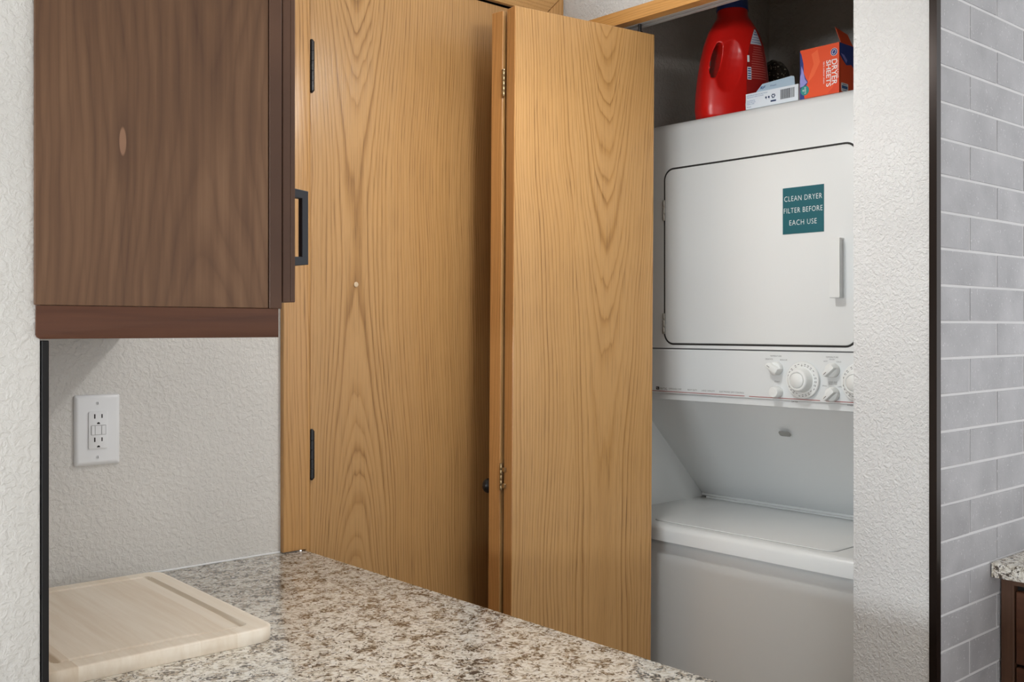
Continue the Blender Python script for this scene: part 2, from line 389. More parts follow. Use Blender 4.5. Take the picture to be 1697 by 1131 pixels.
for z0, z1 in ((1.869, 1.973), (1.060, 1.159)):
    h = new()
    for i in range(5):
        a0 = z0 + (z1-z0)*i/5; a1 = z0 + (z1-z0)*(i+1)/5
        lathe(h, [(0.0055, a0+0.0002), (0.0059, a0+0.0006), (0.0059, a1-0.0006), (0.0055, a1-0.0002)], (DX0+0.0035, YD-0.0055, 0), (0, 0, 1), 14)
    lathe(h, [(0.002, z0-0.004), (0.0045, z0-0.001), (0.0045, z0+0.001)], (DX0+0.0035, YD-0.0055, 0), (0, 0, 1), 12)
    lathe(h, [(0.0045, z1-0.001), (0.0045, z1+0.001), (0.002, z1+0.004)], (DX0+0.0035, YD-0.0055, 0), (0, 0, 1), 12)
    tag(obj('hinge', h, M['black'], d1, 40), 'black butt hinge')
tag(obj('hole_plug', lathe(new(), [(0.0055, 0), (0.0055, 0.002), (0.0038, 0.0028), (0.0, 0.0022)], (1.2150, YD, 1.468), (0, -1, 0), 18), mat('plug_plastic', (212, 190, 158), 0.4), d1, 40), 'small pale round plug')

# ---- oak head trim and track over the closet
b = new(); prism(b, [(XC-0.012, 2.1050), (XC+0.018, 2.1050), (XC+0.018, OZ-0.0005), (XC-0.0005, OZ-0.0005), (XC-0.0005, 2.1370), (XC-0.012, 2.1370)], 'y', OY0+0.001, YA-CT-0.001, 0)
struct('trim_3', b, M['oak_head_y'], 'oak head strip above the laundry closet opening')
b = new(); prism(b, [(1.857, 2.1045), (1.8695, 2.1045), (1.8695, 2.120), (1.8765, 2.120), (1.8765, 2.1045), (1.889, 2.1045), (1.889, 2.1275), (1.857, 2.1275)], 'y', OY0+0.002, OY1-0.002)
struct('trim_4', b, mat('track_metal', (176, 176, 174), 0.45, 0.2), 'pale grey folding door track under the closet head')

# ---- folding closet door
TILT = 0.009
d2 = thing('door_2', (1.872 - 2.08*TILT, 1.74, 0), 'folded oak closet door standing in front of the dryer', None, kind='structure', rot=(0, TILT, 0))
LW, LT, ZB, ZT = 0.398, 0.034, 0.02, 2.081
def leaf(name, px, py, ang, m, face_up):
    """local x runs from the hinge edge to the far edge, local y is thickness away from the pictured face"""
    o = bpy.data.objects.new(name, None)
    bm = box(new(), 0, LW, 0, LT, ZB, ZT, 0.0012, 1)
    me = bpy.data.meshes.new(name); bm.to_mesh(me); bm.free()
    o = link(name, me, None, d2); me.materials.append(m); me.materials.append(M['oak_edge'])
    for p in me.polygons:
        if abs(p.normal.x) > 0.7: p.material_index = 1
    o.location = (px - 1.872, py - 1.74, 0); o.rotation_euler = (0, 0, ang)
    return o
A2 = math.atan2(-0.065, 0.393)
leafB = leaf('door_leaf', 1.497, 1.673, A2, M['oak_leaf'], 1)
A1 = math.atan2(0.045, 0.395)
leafA = leaf('door_leaf', 1.5005, 1.7175, A1, M['oak_leaf_b'], 1)
for z0 in (1.887, 1.009):
    h = new(); hz = 0.058
    for i in range(5):
        a0 = z0 + hz*i/5; a1 = z0 + hz*(i+1)/5
        lathe(h, [(0.0030, a0+0.0003), (0.0034, a0+0.001), (0.0034, a1-0.001), (0.0030, a1-0.0003)], (-0.0045, LT+0.0045, 0), (0, 0, 1), 12)
    lathe(h, [(0.0044, z0+hz), (0.0044, z0+hz+0.002), (0.002, z0+hz+0.003)], (-0.0045, LT+0.0045, 0), (0, 0, 1), 12)
    for q in (0.006, 0.042):
        sgn = 1 if z0 > 1.5 else -1
        c = LT+0.0045 + sgn*0.010
        box(h, -0.0050, -0.0004, min(c-0.006, c+0.006), max(c-0.006, c+0.006), z0+q, z0+q+0.010, 0.0006, 1)
    tag(obj('hinge', h, M['brass'], leafB, 40, local=True), 'small dull brass hinge')
kb = new(); lathe(kb, [(0.009, 0.0), (0.007, 0.008), (0.0155, 0.014), (0.0175, 0.020), (0.0155, 0.026), (0.006, 0.029)], (0.022, LT, 1.011), (0, 1, 0), 24)
tag(obj('knob', kb, M['black'], leafA, 40, local=True), 'round black knob')
gp = new(); lathe(gp, [(0.0042, ZT), (0.0042, ZT+0.030)], (LW-0.032, LT*0.5, 0), (0, 0, 1), 12); lathe(gp, [(0.007, ZT), (0.007, ZT+0.006)], (LW-0.032, LT*0.5, 0), (0, 0, 1), 12)
tag(obj('guide_pin', gp, M['black'], leafB, 40, local=True), 'black guide pin')
gp = new(); lathe(gp, [(0.0042, ZT), (0.0042, ZT+0.030)], (LW-0.022, LT*0.5, 0), (0, 0, 1), 12); lathe(gp, [(0.006, 0.0), (0.006, ZB)], (LW-0.022, LT*0.5, 0), (0, 0, 1), 12)
obj('pivot_pin', gp, M['black'], leafA, 40, local=True)

# ------------------------------------------------------------------ hanging lamp and the far window (both outside the frame)
lx, ly, lz = LAMP
pl = thing('pendant_lamp', (lx, ly, CEIL), 'small flattened white glass lamp hanging from a short black rod', 'lamp')
obj('canopy', lathe(new(), [(0.055, -0.0005), (0.055, -0.012), (0.02, -0.024), (0.008, -0.026)], (lx, ly, CEIL), (0, 0, 1), 32), M['black'], pl, 40)
obj('rod', lathe(new(), [(0.006, lz+0.075), (0.006, CEIL-0.02)], (lx, ly, 0), (0, 0, 1), 14), M['black'], pl, 40)
obj('lamp_cap', lathe(new(), [(0.014, lz+0.011), (0.018, lz+0.016), (0.018, lz+0.060), (0.007, lz+0.080)], (lx, ly, 0), (0, 0, 1), 32), M['black'], pl, 40)
gm_ = mat('bulb_glow', (255, 250, 240), 0.5); gb_ = gm_.node_tree.nodes['Principled BSDF']
gb_.inputs['Emission Color'].default_value = (1.0, 0.99, 0.975, 1); gb_.inputs['Emission Strength'].default_value = LAMP_RAD
obj('glass_dish', lathe(new(), [(0.055*math.cos(k*math.pi/16), -0.012*math.sin(k*math.pi/16)) for k in range(-8, 9)], LAMP, (0, 0, 1), 32), gm_, pl, 60)
WY0, WY1, WZ0, WZ1 = -0.75, 1.10, 1.15, 1.55
struct('wall_far', merge([box(new(), -3.0, -2.9, -3.2, WY0, 0, CEIL), box(new(), -3.0, -2.9, WY1, 3.0, 0, CEIL), box(new(), -3.0, -2.9, WY0, WY1, 0, WZ0), box(new(), -3.0, -2.9, WY0, WY1, WZ1, CEIL)]), M['wall'], 'white far wall with the window behind the camera')
w1 = thing('window_1', (-2.95, 0.175, WZ0), 'wide low white framed window in the far wall', None, kind='structure')
wg = mat('daylight_pane', (255, 255, 255), 0.4); wgb = wg.node_tree.nodes['Principled BSDF']
wgb.inputs['Emission Color'].default_value = (0.86, 0.93, 1.0, 1); wgb.inputs['Emission Strength'].default_value = WINDOW_RAD
ym_ = (WY0+WY1)/2
obj('window_frame', merge([box(new(), -2.97, -2.89, WY0, WY0+0.05, WZ0, WZ1), box(new(), -2.97, -2.89, WY1-0.05, WY1, WZ0, WZ1), box(new(), -2.97, -2.89, ym_-0.025, ym_+0.025, WZ0+0.05, WZ1-0.05), box(new(), -2.97, -2.89, WY0+0.05, WY1-0.05, WZ0, WZ0+0.05), box(new(), -2.97, -2.89, WY0+0.05, WY1-0.05, WZ1-0.05, WZ1)]), M['outlet'], w1)
for y0, y1 in ((WY0+0.05, ym_-0.025), (ym_+0.025, WY1-0.05)): obj('pane', box(new(), -2.95, -2.945, y0, y1, WZ0+0.05, WZ1-0.05), wg, w1)

# ------------------------------------------------------------------ wall cabinet
YCAB, XF = 1.300, 0.7186
wc = thing('wall_cabinet', (0.398, YCAB, 1.361), 'dark brown stained wall cabinet with a black pull above the outlet', 'cabinet')
ZC0, ZC1 = 1.4022, 2.16
b = box(new(), 0.387, 0.6975, YCAB, YCAB+0.0045, ZC0, ZC1, 0.0006, 1)
obj('end_panel', b, M['walnut'], wc)
b = new(); box(b, 0.3975, 0.6985, YCAB+0.0046, YA-0.002, ZC0, ZC1)
obj('carcass', b, M['walnut_frame'], wc)
b = box(new(), 0.6990, XF, YCAB-0.0008, YA-0.002, ZC0-0.0006, ZC1, 0.001, 1)
obj('face_frame', b, M['walnut_frame'], wc)
b = new(); prism(b, [(0.3895, 1.4018), (0.7139, 1.4018), (0.7139, 1.3610), (0.3945, 1.3610), (0.3905, 1.3630), (0.3890, 1.3665)], 'y', YCAB+0.0002, YCAB+0.018, 0.0012, 2)
b2 = box(new(), 0.6960, 0.7139, YCAB+0.0185, YA-0.002, 1.361, 1.4018, 0.001, 1)
obj('light_rail', b, M['walnut_rail'], wc, 40); obj('light_rail', b2, M['walnut_rail'], wc)
for i, (y0, y1) in enumerate(((YCAB+0.001, 1.5875), (1.5905, YA-0.006))):
    dr = obj('cabinet_door', merge([box(new(), XF+0.0022, XF+0.0150, y0, y1, 1.4110, ZC1-0.01, 0.001, 1),
        box(new(), XF+0.0150, XF+0.0222, y0, y0+0.06, 1.4110, ZC1-0.01, 0.001, 1), box(new(), XF+0.0150, XF+0.0222, y1-0.06, y1, 1.4110, ZC1-0.01, 0.001, 1),
        box(new(), XF+0.0150, XF+0.0222, y0+0.06, y1-0.06, 1.4110, 1.471, 0.001, 1), box(new(), XF+0.0150, XF+0.0222, y0+0.06, y1-0.06, ZC1-0.07, ZC1-0.01, 0.001, 1)]), M['walnut_frame'], wc)
    hy = y0 + 0.036 if i == 0 else y1 - 0.036
    x0 = XF + 0.0222; zA, zB = 1.4636, 1.5814
    pb = new()
    outer = [(x0, zA), (x0+0.0395, zA+0.0045), (x0+0.0395, zB-0.0045), (x0, zB), (x0, zB-0.015), (x0+0.0285, zB-0.016), (x0+0.0285, zA+0.016), (x0, zA+0.015)]
    prism(pb, outer, 'y', hy-0.0055, hy+0.0055, 0.0008, 1)
    tag(obj('pull', pb, M['navy'], dr), 'black squared bar pull')

# ------------------------------------------------------------------ granite counter and the cabinet under it
XK, YK = 1.0845, 0.42
ct = tag(obj('countertop', prism(new(), [(XS+0.002, YK+.02), (XS+.02, YK), (XK-0.03, YK), (XK-0.009, YK+0.009), (XK, YK+0.03), (XK, YA-0.022), (XK-0.003, YA-0.0165), (XK-0.008, YA-0.0145), (1.0335, YA-0.0145), (1.0335, YA-0.001), (XS+0.002, YA-0.001)], 'z', 0.882, 0.914, 0.003, 2), M['granite'], smooth=40, origin=(0.74, 1.15, 0.882)),
         'speckled cream and brown granite countertop under the cutting board', 'countertop')
ck = obj('caulk_bead', box(new(), XS+0.012, 1.0325, YA-0.0040, YA-0.0004, 0.9135, 0.9172, 0.001, 1), M['outlet'], ct)
bc = thing('base_cabinet', (0.74, 1.15, 0), 'dark brown base cabinet carrying the cream granite counter', 'cabinet')
obj('body', merge([box(new(), XS+0.03, 1.035, YK+0.03, YA-0.004, 0.10, 0.8815), box(new(), XS+0.03, 0.975, YK+0.03, YA-0.004, 0, 0.10)]), M['walnut_frame'], bc)
for i in range(3):
    y0 = YK+0.035 + i*0.462; y1 = y0 + 0.456
    d = obj('cabinet_door', box(new(), 1.0355, 1.0555, y0, y1, 0.12, 0.70, 0.002, 1), M['walnut_frame'], bc)
    obj('pull', merge([box(new(), 1.0558, 1.085, y1-0.05, y1-0.04, 0.53, 0.54), box(new(), 1.0558, 1.085, y1-0.05, y1-0.04, 0.64, 0.65), box(new(), 1.078, 1.087, y1-0.05, y1-0.04, 0.53, 0.65)]), M['navy'], d)
    d = obj('drawer', box(new(), 1.0355, 1.0555, y0, y1, 0.712, 0.872, 0.002, 1), M['walnut_frame'], bc)
    obj('pull', merge([box(new(), 1.0558, 1.085, y0+0.16, y0+0.17, 0.79, 0.80), box(new(), 1.0558, 1.085, y1-0.17, y1-0.16, 0.79, 0.80), box(new(), 1.078, 1.087, y0+0.16, y1-0.16, 0.79, 0.80)]), M['navy'], d)

# ------------------------------------------------------------------ counter on the brick side
ct2 = tag(obj('countertop', prism(new(), rrect(2.063, 2.70, -0.40, YB-0.0018, 0.004, 2), 'z', 0.877, 0.907, 0.002, 2), M['granite'], smooth=40, origin=(2.38, 0.25, 0.877)),
          'short granite counter end against the grey brick wall', 'countertop')
rc = thing('base_cabinet', (2.38, 0.25, 0), 'dark brown base cabinet beside the grey brick wall', 'cabinet')
XQ = 2.108
obj('body', merge([box(new(), XQ+0.021, 2.69, -0.395, YB-0.003, 0.10, 0.8765), box(new(), XQ+0.08, 2.69, -0.395, YB-0.003, 0, 0.10)]), M['gap'], rc)
fr = new()
for y0, y1 in ((YB-0.028, YB-0.003), (0.44, 0.47), (0.02, 0.05), (-0.395, -0.365)): box(fr, XQ, XQ+0.02, y0, y1, 0.10, 0.8765, 0.001, 1)
for z0, z1 in ((0.10, 0.13), (0.858, 0.8765)): box(fr, XQ+0.0005, XQ+0.0205, -0.365, YB-0.028, z0, z1)
obj('face_frame', fr, M['walnut_frame'], rc)
for y0, y1 in ((0.472, YB-0.030), (0.052, 0.438), (-0.363, 0.018)):
    for z0, z1 in ((0.700, 0.846), (0.425, 0.694), (0.134, 0.419)):
        d = obj('drawer', box(new(), XQ+0.004, XQ+0.022, y0, y1, z0, z1, 0.002, 1), M['walnut_rail'], rc)
        ym, zm = (y0+y1)/2, (z0+z1)/2
        obj('pull', merge([box(new(), XQ-0.024, XQ+0.004, ym-0.07, ym-0.06, zm-.005, zm+.005), box(new(), XQ-0.024, XQ+0.004, ym+0.06, ym+0.07, zm-.005, zm+.005), box(new(), XQ-0.028, XQ-0.020, ym-0.07, ym+0.07, zm-.005, zm+.005)]), M['navy'], d)

# ------------------------------------------------------------------ power outlet
po = thing('power_outlet', (0.6642, YA, 1.126), 'white double power outlet on the textured wall above the counter', 'power outlet')
xc, zc = 0.6642, 1.1900; PW, PH = 0.0405, 0.0635
b = new()
prof = [(0.0, 0.0005), (0.0, 0.002), (0.0015, 0.0045), (0.0055, 0.0066), (0.008, 0.0068)]
rings = []
for inset, dep in prof:
    rings.append([b.verts.new((x, YA-dep, z)) for x, z in rrect(xc-PW+inset, xc+PW-inset, zc-PH+inset, zc+PH-inset, max(0.0035-inset*0.3, 0.001), 3)])
for A, B in zip(rings, rings[1:]):
    for i in range(len(A)): b.faces.new((A[i], A[(i+1) % len(A)], B[(i+1) % len(B)], B[i]))
b.faces.new(rings[-1]); b.faces.new(rings[0][::-1])
obj('cover_plate', b, M['outlet'], po, 50)
rx, rz = 0.0168, 0.0335
b = prism(new(), rrect(xc-rx, xc+rx, zc-rz, zc+rz, 0.0022, 3), 'y', YA-0.0092, YA-0.006, 0.0007, 2, 'lo')
rec = obj('receptacle', b, M['outlet'], po, 40)
yf = YA - 0.0093
for s in (1, -1):
    z = zc + (0.0235 if s > 0 else -0.0185)
    sl = new()
    box(sl, xc-0.0073, xc-0.0050, yf, yf+0.0006, z-0.0025, z+0.0055); box(sl, xc+0.0056, xc+0.0077, yf, yf+0.0006, z-0.0018, z+0.0050)
    prism(sl, [(xc+0.0005+0.0028*math.cos(t*math.pi/8), z-0.0125+0.0034*math.sin(t*math.pi/8)) for t in range(9)], 'y', yf, yf+0.0006)
    tag(obj('socket_slots', sl, M['slot'], rec), 'dark plug slots')
obj('button_well', prism(new(), rrect(xc-0.0132, xc+0.0140, zc-0.0088, zc+0.0092, 0.001, 2), 'y', yf-0.0001, yf+0.0005), mat('well_grey', (176, 176, 176), 0.5), rec)
for x0, x1 in ((xc-0.0120, xc-0.0062), (xc-0.0055, xc+0.0050), (xc+0.0060, xc+0.0128)):
    obj('button', box(new(), x0, x1, yf-0.0011, yf-0.0002, zc-0.0080, zc+0.0080, 0.0004, 1), M['outlet'], rec)
for s in (1, -1):
    sc = lathe(new(), [(0.0030, 0.0), (0.0030, 0.0004), (0.0022, 0.0012), (0.0, 0.0015)], (xc, YA-0.0068, zc + s*0.0485), (0, -1, 0), 16)
    sw = obj('screw', sc, M['outlet'], po, 40)
    obj('screw_slot', box(new(), xc-0.0003, xc+0.0003, YA-0.0086, YA-0.0080, zc+s*0.0485-0.0022, zc+s*0.0485+0.0022), M['slot'], sw)

# ------------------------------------------------------------------ cutting board (height field with a juice groove)
def cutting_board():
    W, L, T, R = 0.335, 0.452, 0.0215, 0.028
    nx, ny = 190, 256
    def hgt(x, y):
        # rounded-rectangle groove, 4 cm in, with a shallow sloping well at the near right corner
        gx, gy, gr = W/2-0.036, L/2-0.036, 0.006
        qx, qy = abs(x)-gx+gr, abs(y)-gy+gr
        d = math.hypot(max(qx, 0), max(qy, 0)) + min(max(qx, qy), 0) - gr
        h = 0.0
        if abs(d) < 0.0046: h = -0.0080*math.sqrt(max(0.0, 1-(d/0.0046)**2))
        wx, wy = gx - x, y + gy           # distance from the near right corner
        if -0.001 < wx and -0.001 < wy:
            e = math.hypot(wx/0.085, wy/0.095)
            if e < 1: h = min(h, -0.0024*(1-e**2.0)*1.1)
        return h
    bm = new(); V = {}
    for i in range(nx+1):
        for j in range(ny+1):
            x = -W/2 + W*i/nx; y = -L/2 + L*j/ny
            cx, cy = max(-W/2+R, min(W/2-R, x)), max(-L/2+R, min(L/2-R, y))
            dx, dy = x-cx, y-cy
            if dx and dy:
                m = max(abs(dx), abs(dy)); l = math.hypot(dx, dy); x, y = cx + dx*m/l, cy + dy*m/l
            e = min(i, nx-i, j, ny-j)
            edge = {0: -0.0022, 1: -0.0007, 2: -0.0002}.get(e, 0.0)
            V[i, j] = bm.verts.new((x, y, T + hgt(x, y) + edge))
    for i in range(nx):
        for j in range(ny): bm.faces.new((V[i, j], V[i+1, j], V[i+1, j+1], V[i, j+1]))
    loop = [(i, 0) for i in range(nx)] + [(nx, j) for j in range(ny)] + [(i, ny) for i in range(nx, 0, -1)] + [(0, j) for j in range(ny, 0, -1)]
    low = [bm.verts.new((V[k].co.x, V[k].co.y, 0.0025)) for k in loop]; bot = [bm.verts.new((V[k].co.x*0.99, V[k].co.y*0.993, 0.0)) for k in loop]
    n = len(loop)
    for i in range(n):
        a, c = V[loop[i]], V[loop[(i+1) % n]]
        bm.faces.new((a, low[i], low[(i+1) % n], c)); bm.faces.new((low[i], bot[i], bot[(i+1) % n], low[(i+1) % n]))
    bm.faces.new(bot[::-1])
    return bm
cb = obj('cutting_board', cutting_board(), M['maple'], smooth=50, local=True)
cb.location = (0.578, 1.583, 0.9141); cb.rotation_euler = (0, 0, math.radians(-1.2))
tag(cb, 'pale wooden cutting board with a juice groove on the granite counter', 'cutting board')

# ------------------------------------------------------------------ stacked washer and dryer
UY0, UY1, XD, XW = 1.10, 1.845, 2.06, 1.968
lc = thing('laundry_center', (2.3, 1.47, 0), 'white stacked washer and dryer with control knobs inside the closet', 'washer dryer')
DZT = 1.9040
b = new(); prism(b, [(XD, 1.322), (XD, DZT-0.018), (XD+0.004, DZT-0.007), (XD+0.012, DZT-0.001), (XD+0.02, DZT), (2.68, DZT), (2.68, 1.322)], 'y', UY0, UY1, 0.004, 2)
obj('dryer_cabinet', b, M['appl'], lc, 40)
# dryer door
dy0, dy1, dz0, dz1 = 1.1747, 1.7165, 1.3345, 1.7825
obj('door_gap_plate', prism(new(), rrect(dy0-0.0045, dy1+0.0045, dz0-0.0045, dz1+0.0045, 0.031, 8), 'x', XD-0.0005, XD+0.01), M['door_gap'], lc)  # near-black plate painted as the shaded gap round the dryer door
dd = obj('dryer_door', prism(new(), rrect(dy0, dy1, dz0, dz1, 0.027, 8), 'x', XD-0.0020, XD+0.012, 0.0018, 3, 'lo'), M['appl'], lc, 50)
P = 0.026
hb = new(); prism(hb, [(XD-0.0025, 1.2063), (XD-P, 1.2010), (XD-P, 1.2260), (XD-P+0.004, 1.2262), (XD-P+0.005, 1.2075), (XD-0.0025, 1.2115)], 'z', 1.4415, 1.5735, 0.0006, 1)
box(hb, XD-P+0.001, XD-0.0025, 1.2040, 1.2258, 1.4405, 1.4440, 0.0005, 1); box(hb, XD-P+0.001, XD-0.0025, 1.2040, 1.2258, 1.5705, 1.5740, 0.0005, 1)
obj('handle', hb, M['appl'], dd)
for z0 in (1.652, 1.358):
    h = new()
    for i in range(3): lathe(h, [(0.0026, z0+i*0.018+0.0003), (0.0032, z0+i*0.018+0.001), (0.0032, z0+i*0.018+0.017), (0.0026, z0+i*0.018+0.0177)], (XD-0.004, dy1+0.002, 0), (0, 0, 1), 12)
    tag(obj('hinge', h, M['chrome'], dd, 40), 'steel hinge knuckle')
# console
b = new(); prism(b, [(XD+0.001, 1.3185), (XD-0.003, 1.3155), (XD-0.003, 1.2060), (XD+0.002, 1.2030), (XD+0.002, 1.1885), (XD+0.010, 1.1870), (XD+0.2, 1.1870), (XD+0.2, 1.3185)], 'y', UY0+0.001, UY1-0.001, 0.0)
con = obj('control_console', b, M['appl2'], lc)
obj('seam', box(new(), XD+0.006, XD+0.2, UY0+0.002, UY1-0.002, 1.3183, 1.3222), M['print'], lc)
R_, U_ = (0, -1, 0), (0, 0, 1); XP = XD - 0.0034
ln = new()
for y0, y1, z in ((1.840, 1.468, 1.2085), (1.455, 1.263, 1.2085), (1.248, 1.11, 1.2085)): box(ln, XP, XP+0.0006, y1, y0, z, z+0.0016)
tag(obj('stripe', ln, M['redprint'], con), 'thin red stripe')
lg = obj('badge', prism(new(), rrect(1.7345, 1.7450, 1.2125, 1.2205, 0.0015, 3), 'x', XP, XP+0.0006), M['dkprint'], con)
obj('badge_mark', poly(poly(new(), [(-0.003, 0.0015), (0.001, 0.0015), (0.001, -0.001), (-0.003, -0.001)], (XP-0.0002, 1.7400, 1.2168), R_, U_), [(-0.0005, 0.0005), (0.0028, -0.0005), (0.0028, -0.0022), (-0.0005, -0.0022)], (XP-0.0002, 1.7400, 1.2168), R_, U_), mat('badge_grey', (150, 140, 132), .5), lg)
T = lambda s, y, z, sz, al='CENTER', xs=1.0: text_mesh(s, sz, (XP, y, z), R_, U_, al, xs)
obj('lettering', T('MAYTAG', 1.7325, 1.2155, 0.0085, 'LEFT', 0.72), mat('brown_print', (96, 84, 78), .6), con)
for c_ in (
    T('DEPENDABLE CARE', 1.7035, 1.2165, 0.0056, 'LEFT', 0.86),
    T('HEAVY DUTY', 1.6420, 1.2165, 0.0056, 'LEFT', 0.92),
    T('LARGE CAPACITY', 1.5975, 1.2165, 0.0056, 'LEFT', 0.92),
    T('ELECTRONIC DRY CONTROL', 1.5420, 1.2165, 0.0056, 'LEFT', 0.98),
    T('TEMPERATURE', 1.380, 1.3075, 0.0048),
    T('DELICATE', 1.3985, 1.3000, 0.0046),
    T('REGULAR', 1.3585, 1.2990, 0.0046),
    T('START', 1.3760, 1.2475, 0.0050),
    T('DRYER', 1.3290, 1.2030, 0.0055),
    T('TEMPERATURE', 1.2330, 1.3080, 0.0048),
    T('WASH', 1.2330, 1.3030, 0.0048),
    T('HOT', 1.2490, 1.2985, 0.0046),
    T('COLD', 1.2160, 1.2980, 0.0046),
    T('LOAD SIZE', 1.2310, 1.2520, 0.0046),
    T('SELECTOR', 1.2310, 1.2480, 0.0046),
    T('SMALL', 1.2510, 1.2430, 0.0044),
    T('LARGE', 1.2120, 1.2425, 0.0044),
    T('WASHER', 1.1850, 1.2030, 0.0055)):
    obj('caption', c_, M['print'], con)
def dial(y, z, r=0.0430):
    k = obj('timer_dial', lathe(new(), [(r*0.93, 0), (r, 0.003), (r, 0.0055), (r*0.97, 0.0075), (0.0, 0.0078)], (XP, y, z), (-1, 0, 0), 48), M['knob'], con, 40)
    obj('dial_grip', lathe(new(), [(r*0.66, 0.0072), (r*0.63, 0.012), (r*0.60, 0.024), (r*0.57, 0.0285), (r*0.50, 0.0305), (r*0.44, 0.0300), (r*0.42, 0.0275), (r*0.41, 0.0272), (r*0.405, 0.0300), (r*0.37, 0.0315), (0, 0.0318)], (XP, y, z), (-1, 0, 0), 48), M['knob'], k, 45)
    tk = new()
    for i in range(26):
        a = math.radians(118 - i*13.6)
        for rr, hh in ((0.86, 0.0016), (0.78, 0.0013)):
            if (i*7+int(rr*100)) % 5 == 0: continue
            t = Vector((0, -math.cos(a), math.sin(a))); q = Vector((0, math.sin(a), math.cos(a)))
            c = Vector((XP-0.0080, y, z)) + t*r*rr
            poly(tk, [(-0.0022, -hh/2), (0.0018, -hh/2), (0.0018, hh/2), (-0.0022, hh/2)], c, q, t)
    poly(tk, [(-0.0004, -0.003), (0.0004, -0.003), (0.0004, 0.003), (-0.0004, 0.003)], (XP-0.0080, y, z+r*0.80), R_, U_)
    obj('dial_print', tk, M['print'], k)
dial(1.3050, 1.2540); dial(1.1640, 1.2540)
def pointer_knob(y, z, ang, wide=False):
    r = 0.0165
    kb = lathe(new(), [(r*0.95, 0), (r, 0.002), (r*0.97, 0.0105), (r*0.90, 0.012), (0, 0.0122)], (XP, y, z), (-1, 0, 0), 28)
    k = obj('knob', kb, M['knob'], con, 40)
    g = new(); a = math.radians(ang); t = Vector((0, -math.cos(a), math.sin(a))); q = Vector((0, math.sin(a), math.cos(a)))
    hw = 0.0088 if wide else 0.0070
    pts = [(-r*0.98, -hw), (r*1.0, -hw*0.9), (r*1.18, -hw*0.4), (r*1.18, hw*0.4), (r*1.0, hw*0.9), (-r*0.98, hw)]
    b2 = bmesh.new(); lo = []; hi = []
    for u_, v_ in pts:
        c = Vector((XP-0.004, y, z)) + t*u_ + q*v_; lo.append(b2.verts.new(c))
        hi.append(b2.verts.new(Vector((XP-0.0245, y, z)) + t*u_*0.93 + q*v_*0.80))
    b2.faces.new(lo); b2.faces.new(hi[::-1])
    for i in range(6): b2.faces.new((lo[i], hi[i], hi[(i+1) % 6], lo[(i+1) % 6]))
    bmesh.ops.recalc_face_normals(b2, faces=b2.faces)
    bmesh.ops.bevel(b2, geom=b2.edges[:], offset=0.0012, segments=2, profile=0.5, affect='EDGES')
    join(g, b2); obj('knob_grip', g, M['knob'], k, 40)
    m = poly(new(), [(r*0.35, -0.0006), (r*0.85, -0.0006), (r*0.85, 0.0006), (r*0.35, 0.0006)], Vector((XP-0.0247, y, z)), t, q)
    obj('pointer_mark', m, M['dkprint'], k)
pointer_knob(1.3760, 1.2790, 150, True); pointer_knob(1.2290, 1.2790, 222); pointer_knob(1.2290, 1.2255, 222)
obj('start_button', lathe(new(), [(0.0134, 0), (0.0138, 0.004), (0.0126, 0.019), (0.0112, 0.0215), (0, 0.0222)], (XP, 1.3735, 1.2235), (-1, 0, 0), 28), M['knob'], con, 40)
# slanted back panel between console and washer, side wings
ZDK = 0.888
b = new(); prism(b, [(XD+0.020, 1.1868), (XD+0.30, 1.1868), (2.66, 1.10), (2.66, ZDK+0.010), (2.366, ZDK+0.010)], 'y', UY0+0.010, UY1-0.010, 0.0)
sp = obj('slanted_panel', b, M['appl'], lc)
b = new(); prism(b, [(XD+0.030, 1.1868), (2.66, 1.1868), (2.66, ZDK), (2.02, ZDK), (2.02, ZDK+0.004)], 'y', UY1-0.0095, UY1-0.001)
obj('side_wing', b, M['appl'], lc)
b = new(); prism(b, [(XD+0.030, 1.1868), (2.66, 1.1868), (2.66, ZDK), (2.02, ZDK), (2.02, ZDK+0.004)], 'y', UY0+0.001, UY0+0.0095)
obj('side_wing', b, M['appl'], lc)
nx_, nz_ = -0.7, -0.72
c = Vector((2.1385, 1.4090, 1.118)); e1 = Vector((0, -1, 0)); e2 = Vector((-(2.366-XD-0.020), 0, 1.1868-ZDK-0.01)).normalized(); nn = e1.cross(e2)
b = bmesh.new(); A = [b.verts.new(c + e1*a + e2*h) for a, h in rrect(-0.0150, 0.0150, -0.0080, 0.0080, 0.005, 4)]; B = [b.verts.new(v.co + nn*0.003) for v in A]
b.faces.new(B)
for i in range(len(A)): b.faces.new((A[i], A[(i+1) % len(A)], B[(i+1) % len(A)], B[i]))
obj('lamp_lens', b, mat('lens_grey', (150, 150, 146), 0.25), sp)
# washer
b = new(); box(b, XW, 2.66, UY0+0.004, UY1-0.004, 0.02, 0.846, 0.012, 3)
obj('washer_cabinet', b, M['appl'], lc, 40)
obj('toe_base', box(new(), XW+0.03, 2.64, UY0+0.02, UY1-0.02, 0, 0.03), M['gap'], lc)
b = new(); prism(b, [(XW-0.018, 0.8475), (XW-0.018, 0.8735), (XW-0.0145, 0.8815), (XW-0.008, 0.8860), (XW+0.002, ZDK), (2.66, ZDK), (2.66, 0.8465), (XW-0.014, 0.8465)], 'y', UY0, UY1, 0.003, 2)
obj('washer_top', b, M['appl'], lc, 40)
ly0, ly1, lx0, lx1 = 1.187, 1.694, 1.985, 2.345
obj('lid_seam', prism(new(), rrect(lx0-0.0016, lx1, ly0-0.0016, ly1+0.0016, 0.02, 6), 'z', ZDK-0.002, ZDK+0.0004), M['print'], lc)
obj('washer_lid', prism(new(), rrect(lx0, lx1-0.002, ly0, ly1, 0.019, 6), 'z', ZDK-0.002, ZDK+0.0022, 0.0014, 2, 'hi'), M['appl'], lc, 40)
